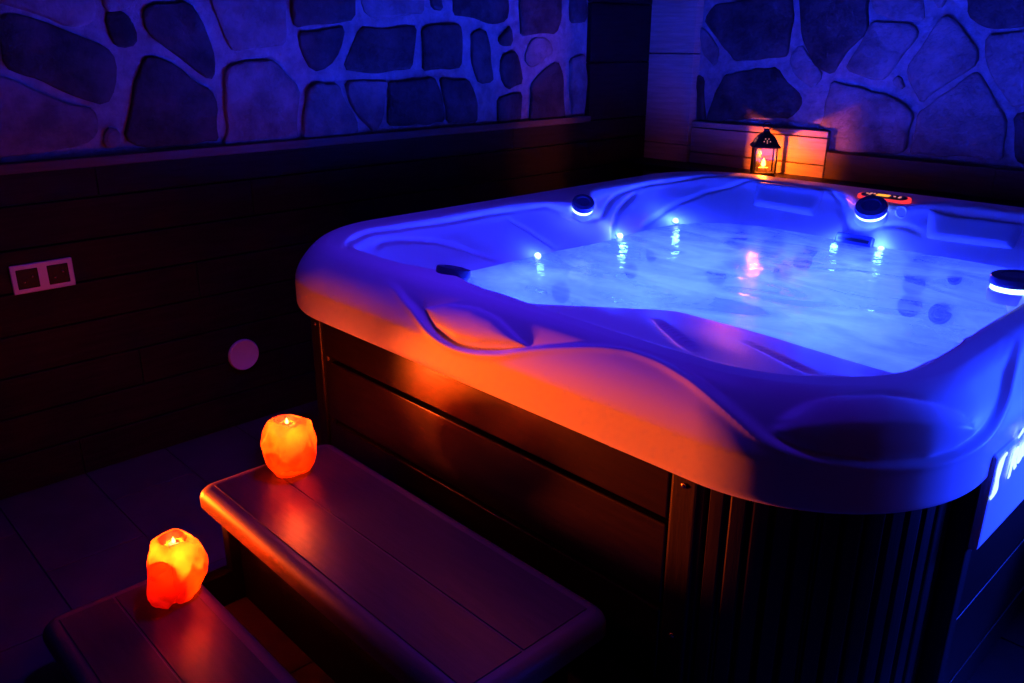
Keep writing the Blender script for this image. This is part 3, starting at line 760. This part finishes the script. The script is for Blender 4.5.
# back wall
bm = bmesh.new(); add_box(bm, XL-.15, X1, YB+.10, YB+.25, 0, ZR); add_box(bm, XL, X1, YB+.045, YB+.11, .9, ZR)
wb = structure(obj('wall_back', bm, M['mortar_grey']))
bm = bmesh.new(); plankwall(bm, 'x', YB+.03, -.19, .62, 0, 1.115, .03, .135, .3); structure(obj('wall_back_low_boards', bm, M['wood_light'], wb, bevel=.002)); bm = bmesh.new(); plankwall(bm, 'x', YB+.03, .625, X1, 0, 1.02, .03, .145, .7)
structure(obj('wall_back_boards', bm, M['wood_mid'], wb, bevel=.002))
bm = bmesh.new(); plankwall(bm, 'x', YB+.03, XL, -.195, 0, ZR, .05, .49, .0)
structure(obj('corner_boards', bm, M['wood_light'], wb, bevel=.002))
bm = bmesh.new(); add_box(bm, XL, X1, H+.03, YB+.02, .845, .885)
structure(obj('trim_2', bm, M['wood_dark'], None, bevel=.004))
# floor and ceiling
bm = bmesh.new()
y = Y0; r = 0
add_box(bm, XL-.1, X1, Y0, YB+.2, -.10, -.004)
while y < YB:
    x = XL-.03-.3*(r % 2)
    while x < X1: add_box(bm, max(x, XL-.03)+.002, x+.6-.002, y+.002, y+.3-.002, -.02, 0); x += .6
    y += .3; r += 1
structure(obj('floor', bm, M['floor'], bevel=.0015))
bm = bmesh.new(); add_box(bm, XL-.15, X1, Y0, YB+.25, ZR, ZR+.1); structure(obj('ceiling', bm, M['ceiling']))
bm = bmesh.new(); add_box(bm, X1, X1+.1, Y0, YB+.25, 0, ZR+.1); structure(obj('wall_right', bm, M['ceiling']))
bm = bmesh.new(); add_box(bm, XL-.15, X1+.1, Y0-.1, Y0, 0, ZR+.1); structure(obj('wall_front', bm, M['ceiling']))

# stone cladding
def inset_poly(pts, d):
    n = len(pts); A_ = sum(pts[i][0]*pts[(i+1) % n][1]-pts[(i+1) % n][0]*pts[i][1] for i in range(n)); s = 1 if A_ > 0 else -1
    out = []
    for i in range(n):
        p0, p1, p2 = np.array(pts[i-1]), np.array(pts[i]), np.array(pts[(i+1) % n])
        e1 = (p1-p0)/(np.linalg.norm(p1-p0)+1e-9); e2 = (p2-p1)/(np.linalg.norm(p2-p1)+1e-9)
        n1 = s*np.array([-e1[1], e1[0]]); n2 = s*np.array([-e2[1], e2[0]]); b_ = n1+n2; b_ = b_/max(np.dot(b_, b_)*.5, .5)
        out.append(tuple(p1+b_*d))
    return out
def smoothpoly(pts, jit, rnd):
    # chaikin rounding and small irregularities
    P_ = [np.array(p) for p in pts]
    Q = []
    for i in range(len(P_)):
        a_, b_ = P_[i], P_[(i+1) % len(P_)]; L_ = np.linalg.norm(b_-a_); k = max(1, int(L_/.05))
        for j in range(k): Q.append(a_+(b_-a_)*j/k)
    Q = [q+np.array([rnd.gauss(0, jit), rnd.gauss(0, jit)]) for q in Q]
    for _ in range(1):
        R_ = []
        for i in range(len(Q)):
            a_, b_ = Q[i], Q[(i+1) % len(Q)]; R_ += [a_*.75+b_*.25, a_*.25+b_*.75]
        Q = R_
    return [tuple(q) for q in Q]
def stones(polys, to3, nrm, mats, name, parent, seed):
    rnd = random.Random(seed); bm = bmesh.new()
    for poly in polys:
        sp = smoothpoly(inset_poly(poly, -.006), .0045, rnd); h = rnd.uniform(.012, .024)
        rows = [(0, 0), (0.0, h*.6), (.005, h*.9), (.012, h), (.030, h+.002)]
        prev = None; mi = 1 if rnd.random() < .35 else 0
        tilt = (rnd.uniform(-.03, .03), rnd.uniform(-.03, .03)); c = np.mean(np.array(sp), 0)
        xs = [q[0] for q in sp]; mind = min(max(xs)-min(xs), max(q[1] for q in sp)-min(q[1] for q in sp))
        for ins, hh in rows:
            ins = min(ins, mind*.2)
            if ins:
                k = 1-ins/(mind*.5); pp = [(c[0]+(q[0]-c[0])*k, c[1]+(q[1]-c[1])*k) for q in sp]
            else: pp = sp
            rg = []
            for q in pp:
                d = hh+(tilt[0]*(q[0]-c[0])+tilt[1]*(q[1]-c[1]) if hh else 0)+(noise.noise(Vector((q[0]*9, q[1]*9, seed)))*.004 if hh else 0)
                rg.append(bm.verts.new(Vector(to3(q))+Vector(nrm)*d))
            if prev:
                for k in range(len(rg)):
                    f = bm.faces.new((prev[k], prev[(k+1) % len(rg)], rg[(k+1) % len(rg)], rg[k])); f.material_index = mi
            prev = rg
        f = bm.faces.new(prev); f.material_index = mi
    return structure(obj(name, bm, mats, parent, smooth=True, sharp=50))
def cells(s0, s1, z0, z1, sx, sz, seed):
    """irregular stone shapes for the parts of the walls beyond the ones drawn one by one"""
    rnd = random.Random(seed); nx = max(1, round((s1-s0)/sx)); nz = max(1, round((z1-z0)/sz)); G = {}
    for i in range(nx+1):
        for j in range(nz+1):
            G[i, j] = (s0+(s1-s0)*i/nx+(rnd.uniform(-.3, .3)*sx if 0 < i < nx else 0), z0+(z1-z0)*j/nz+(rnd.uniform(-.3, .3)*sz if 0 < j < nz else 0))
    return [inset_poly([G[i, j], G[i+1, j], G[i+1, j+1], G[i, j+1]], .022) for i in range(nx) for j in range(nz)]
L_POLYS = STONE_L+cells(-1.35, 2.24, 1.80, ZR-.02, .36, .30, 3)+cells(Y0+.05, -.76, LEDGE+.05, ZR-.02, .40, .32, 5)
stones(L_POLYS, lambda q: (XL-.023, q[0], q[1]), (1, 0, 0), [M['stone'], M['stone_pale']], 'stone_cladding', wl, 2)
B_POLYS = STONE_B+cells(-.17, 1.75, 1.90, ZR-.02, .40, .30, 8)+cells(1.95, X1-.05, 1.06, ZR-.02, .42, .34, 9)
stones(B_POLYS, lambda q: (q[0], YB+.046, q[1]), (0, -1, 0), [M['stone_pale'], M['stone']], 'stone_cladding', wb, 4)

# ------------------------------------------------------------------ lantern on the ledge
LX, LY, LZ = .380, 2.63, .885
ln = empty('candle_lantern', (LX, LY, LZ), 'small black metal lantern with lit candle behind the tub', 'lantern')
hw = .052
bm = bmesh.new(); add_box(bm, -hw-.004, hw+.004, -hw-.004, hw+.004, 0, .014); add_box(bm, -hw, hw, -hw, hw, .014, .024); obj('base', bm, M['metal'], ln, bevel=.002)
for sx in (-1, 1):
    for sy in (-1, 1):
        bm = bmesh.new(); add_box(bm, sx*hw-.004, sx*hw+.004, sy*hw-.004, sy*hw+.004, .02, .150); obj('corner_post', bm, M['metal'], ln)
bm = bmesh.new()
def sq(bm, s, z): return [bm.verts.new((x*s, y*s, z)) for x, y in ((-1, -1), (1, -1), (1, 1), (-1, 1))]
prev = None
for s, z in ((.066, .146), (.068, .152), (.056, .166), (.047, .184), (.036, .202), (.020, .216), (.012, .226), (.012, .232), (.003, .236)):
    rg = sq(bm, s, z)
    if prev:
        for k in range(4): bm.faces.new((prev[k], prev[(k+1) % 4], rg[(k+1) % 4], rg[k]))
    prev = rg
bm.faces.new(prev); obj('roof', bm, M['metal'], ln, bevel=.001)
roof = [o for o in ln.children if o.name.startswith('roof')][0]
# glowing discs on the roof stand in for candlelight through pierced dots
for f_ in range(4):
    for u, z in ((0, .172), (-.015, .178), (.015, .178), (-.008, .190), (.008, .190), (0, .181)):
        s = np.interp(z, (.166, .184, .202), (.056, .047, .036))
        mm = Matrix.Rotation(f_*PI/2, 4, 'Z') @ Matrix.Translation((u, -s-.0005, z)) @ Matrix.Rotation(PI/2-.45, 4, 'X')
        bm = bmesh.new(); lathe(bm, [(.0026, -.001), (.0026, .001)], 8, mm); obj('glowing_dot', bm, M['icon'], roof)
bm = bmesh.new(); tube(bm, [(.020*math.cos(a), 0, .250+.018*math.sin(a)) for a in [2*PI*k/24 for k in range(25)]], .002, 6); obj('hanging_ring', bm, M['metal'], ln, smooth=True)
for k in range(4):
    bm = bmesh.new(); add_box(bm, -hw+.004, hw-.004, hw-.001, hw+.001, .024, .148)
    bmesh.ops.rotate(bm, verts=bm.verts, cent=(0, 0, 0), matrix=Matrix.Rotation(k*PI/2, 3, 'Z')); obj('glass_pane', bm, M['glass'], ln)
bm = bmesh.new(); lathe(bm, [(.024, .024), (.024, .044), (.021, .046)], 24); obj('candle', bm, M['wax'], ln, smooth=True, sharp=40)
bm = bmesh.new(); lathe(bm, [(.002, .047), (.012, .058), (.010, .070), (.001, .092)], 16); obj('flame', bm, M['flame'], ln, smooth=True)
# pierced metal sheets behind some of the panes
for k, spans in ((0, ((.009, .040),)), (1, ((-.048, -.007), (.006, .048))), (3, ((-.048, -.010), (.043, .048)))):
    for a_, b_ in spans:
        bm = bmesh.new(); add_box(bm, -b_, -a_, hw-.0035, hw-.0018, .024, .148)
        bmesh.ops.rotate(bm, verts=bm.verts, cent=(0, 0, 0), matrix=Matrix.Rotation(k*PI/2, 3, 'Z')); obj('side_sheet', bm, M['metal'], ln)
ln.rotation_euler.z = .68
lamp('lantern_light', (LX, LY, LZ+.102), (1, .15, .008), 8.5, .004)

# ------------------------------------------------------------------ socket frame and wall cap
so = empty('wall_socket', (XL, -.515, .770), 'double white socket frame on the dark boards, left of the hot tub', 'socket')
bm = bmesh.new(); add_box(bm, 0, .010, -.098, .098, -.050, .050); obj('frame', bm, M['plastic'], so, bevel=.004)
for k, c in enumerate((-.048, .048)):
    bm = bmesh.new(); add_box(bm, .004, .0115, c-.034, c+.034, -.034, .034); ins_ = obj('insert', bm, M['black_plastic'], so, bevel=.003)
    bm = bmesh.new(); lathe(bm, [(.026, .0112), (.026, .0125), (.024, .0125), (.0235, .0112)], 32, Matrix.Translation((0, c, 0)) @ Matrix.Rotation(PI/2, 4, 'Y')); obj('socket_ring', bm, M['black_plastic'], ins_, smooth=True, sharp=30)
    for dy, dz in ((-.013, -.010), (.013, .006)):
        bm = bmesh.new(); lathe(bm, [(.004, .0115), (.004, .0150), (.002, .0165)], 14, Matrix.Translation((0, c+dy, dz)) @ Matrix.Rotation(PI/2, 4, 'Y')); obj('contact_pin', bm, M['brass'], ins_, smooth=True)
bm = bmesh.new(); lathe(bm, [(.064, 0), (.066, .004), (.066, .012), (.062, .018), (.056, .0175), (.052, .015), (.002, .016)], 56, Matrix.Rotation(PI/2, 4, 'Y'))
cap = obj('round_wall_cover', bm, M['plastic'], smooth=True, sharp=35); cap.location = (XL, .165, .308)  # plain round cap on the boards
tag(cap, 'round white plastic cover low on the dark wall', 'wall cover')

# ------------------------------------------------------------------ lights
BL = (.013, .030, 1.0)
for x, y, z, e in ((.95, .95, .30, 64), (1.25, 1.35, .30, 64), (.75, 1.45, .52, 18), (1.55, 1.10, .52, 18), (1.2, 1.72, .56, 14), (.62, .75, .60, 14)):
    lamp('underwater_light', (x, y, z), BL, e, .05)
for p in LEDS:
    lc, nn = surf(p); lamp('waterline_light', lc+nn*.03+Vector((0, 0, .02)), (.010, .030, 1.0), 1.6 if lc.y < 1.1 else (3 if lc.x > 1.0 else 4.5), .015)
room_ = lamp('room_light', (1.0, .15, 2.45), (.07, .012, 1.0), 6, kind='AREA', size=1.0, spread=math.radians(105))
a = lamp('side_light', (2.80, 1.50, .93), (.008, .036, 1.0), 230, .55, kind='SPOT', spot_size=math.radians(62), spot_blend=.6)  # unseen blue spot added to light the tub's right side
a.rotation_euler = (Vector((2.2, .45, .70))-a.location).to_track_quat('-Z', 'Y').to_euler()
a = lamp('warm_light', (-.36, -.74, .27), (1.0, .085, .003), 560, .05, kind='SPOT', spot_size=math.radians(33), spot_blend=1.0)  # unseen warm spot added to carry the orange along the front lip
a.rotation_euler = (Vector((1.90, 0, .76))-a.location).to_track_quat('-Z', 'Y').to_euler()
a = lamp('added_logo_fill', (2.70, 1.15, .80), (.008, .030, 1.0), 130, .05, kind='SPOT', spot_size=math.radians(75), spot_blend=.5)  # unseen blue spot added to brighten the panel around the logo
a.rotation_euler = (Vector((2.19, .52, .56))-a.location).to_track_quat('-Z', 'Y').to_euler()
wd = bpy.data.worlds.new('night'); SC.world = wd; wd.use_nodes = True
wd.node_tree.nodes['Background'].inputs[0].default_value = (.02, .02, .12, 1); wd.node_tree.nodes['Background'].inputs[1].default_value = .05

# ------------------------------------------------------------------ camera
yaw, pitch, roll = .810, .344, .002
cy, sy, cp_, sp_ = math.cos(yaw), math.sin(yaw), math.cos(pitch), math.sin(pitch)
f = Vector((-sy*cp_, cy*cp_, -sp_)); r = Vector((cy, sy, 0)); u = r.cross(f)
r2 = r*math.cos(roll)+u*math.sin(roll); u2 = -r*math.sin(roll)+u*math.cos(roll)
cam = bpy.data.cameras.new('camera'); co = bpy.data.objects.new('camera', cam); COL.objects.link(co)
co.matrix_world = Matrix.Translation((2.609, -1.254, 1.523)) @ Matrix((r2, u2, -f)).transposed().to_4x4()
cam.sensor_width = 36; cam.lens = 833/1024*36; cam.clip_start = .02
SC.camera = co
SC.view_settings.view_transform = 'Standard'; SC.view_settings.look = 'None'
SC.view_settings.gamma = 1; SC.view_settings.use_curve_mapping = False; SC.view_settings.exposure = 0
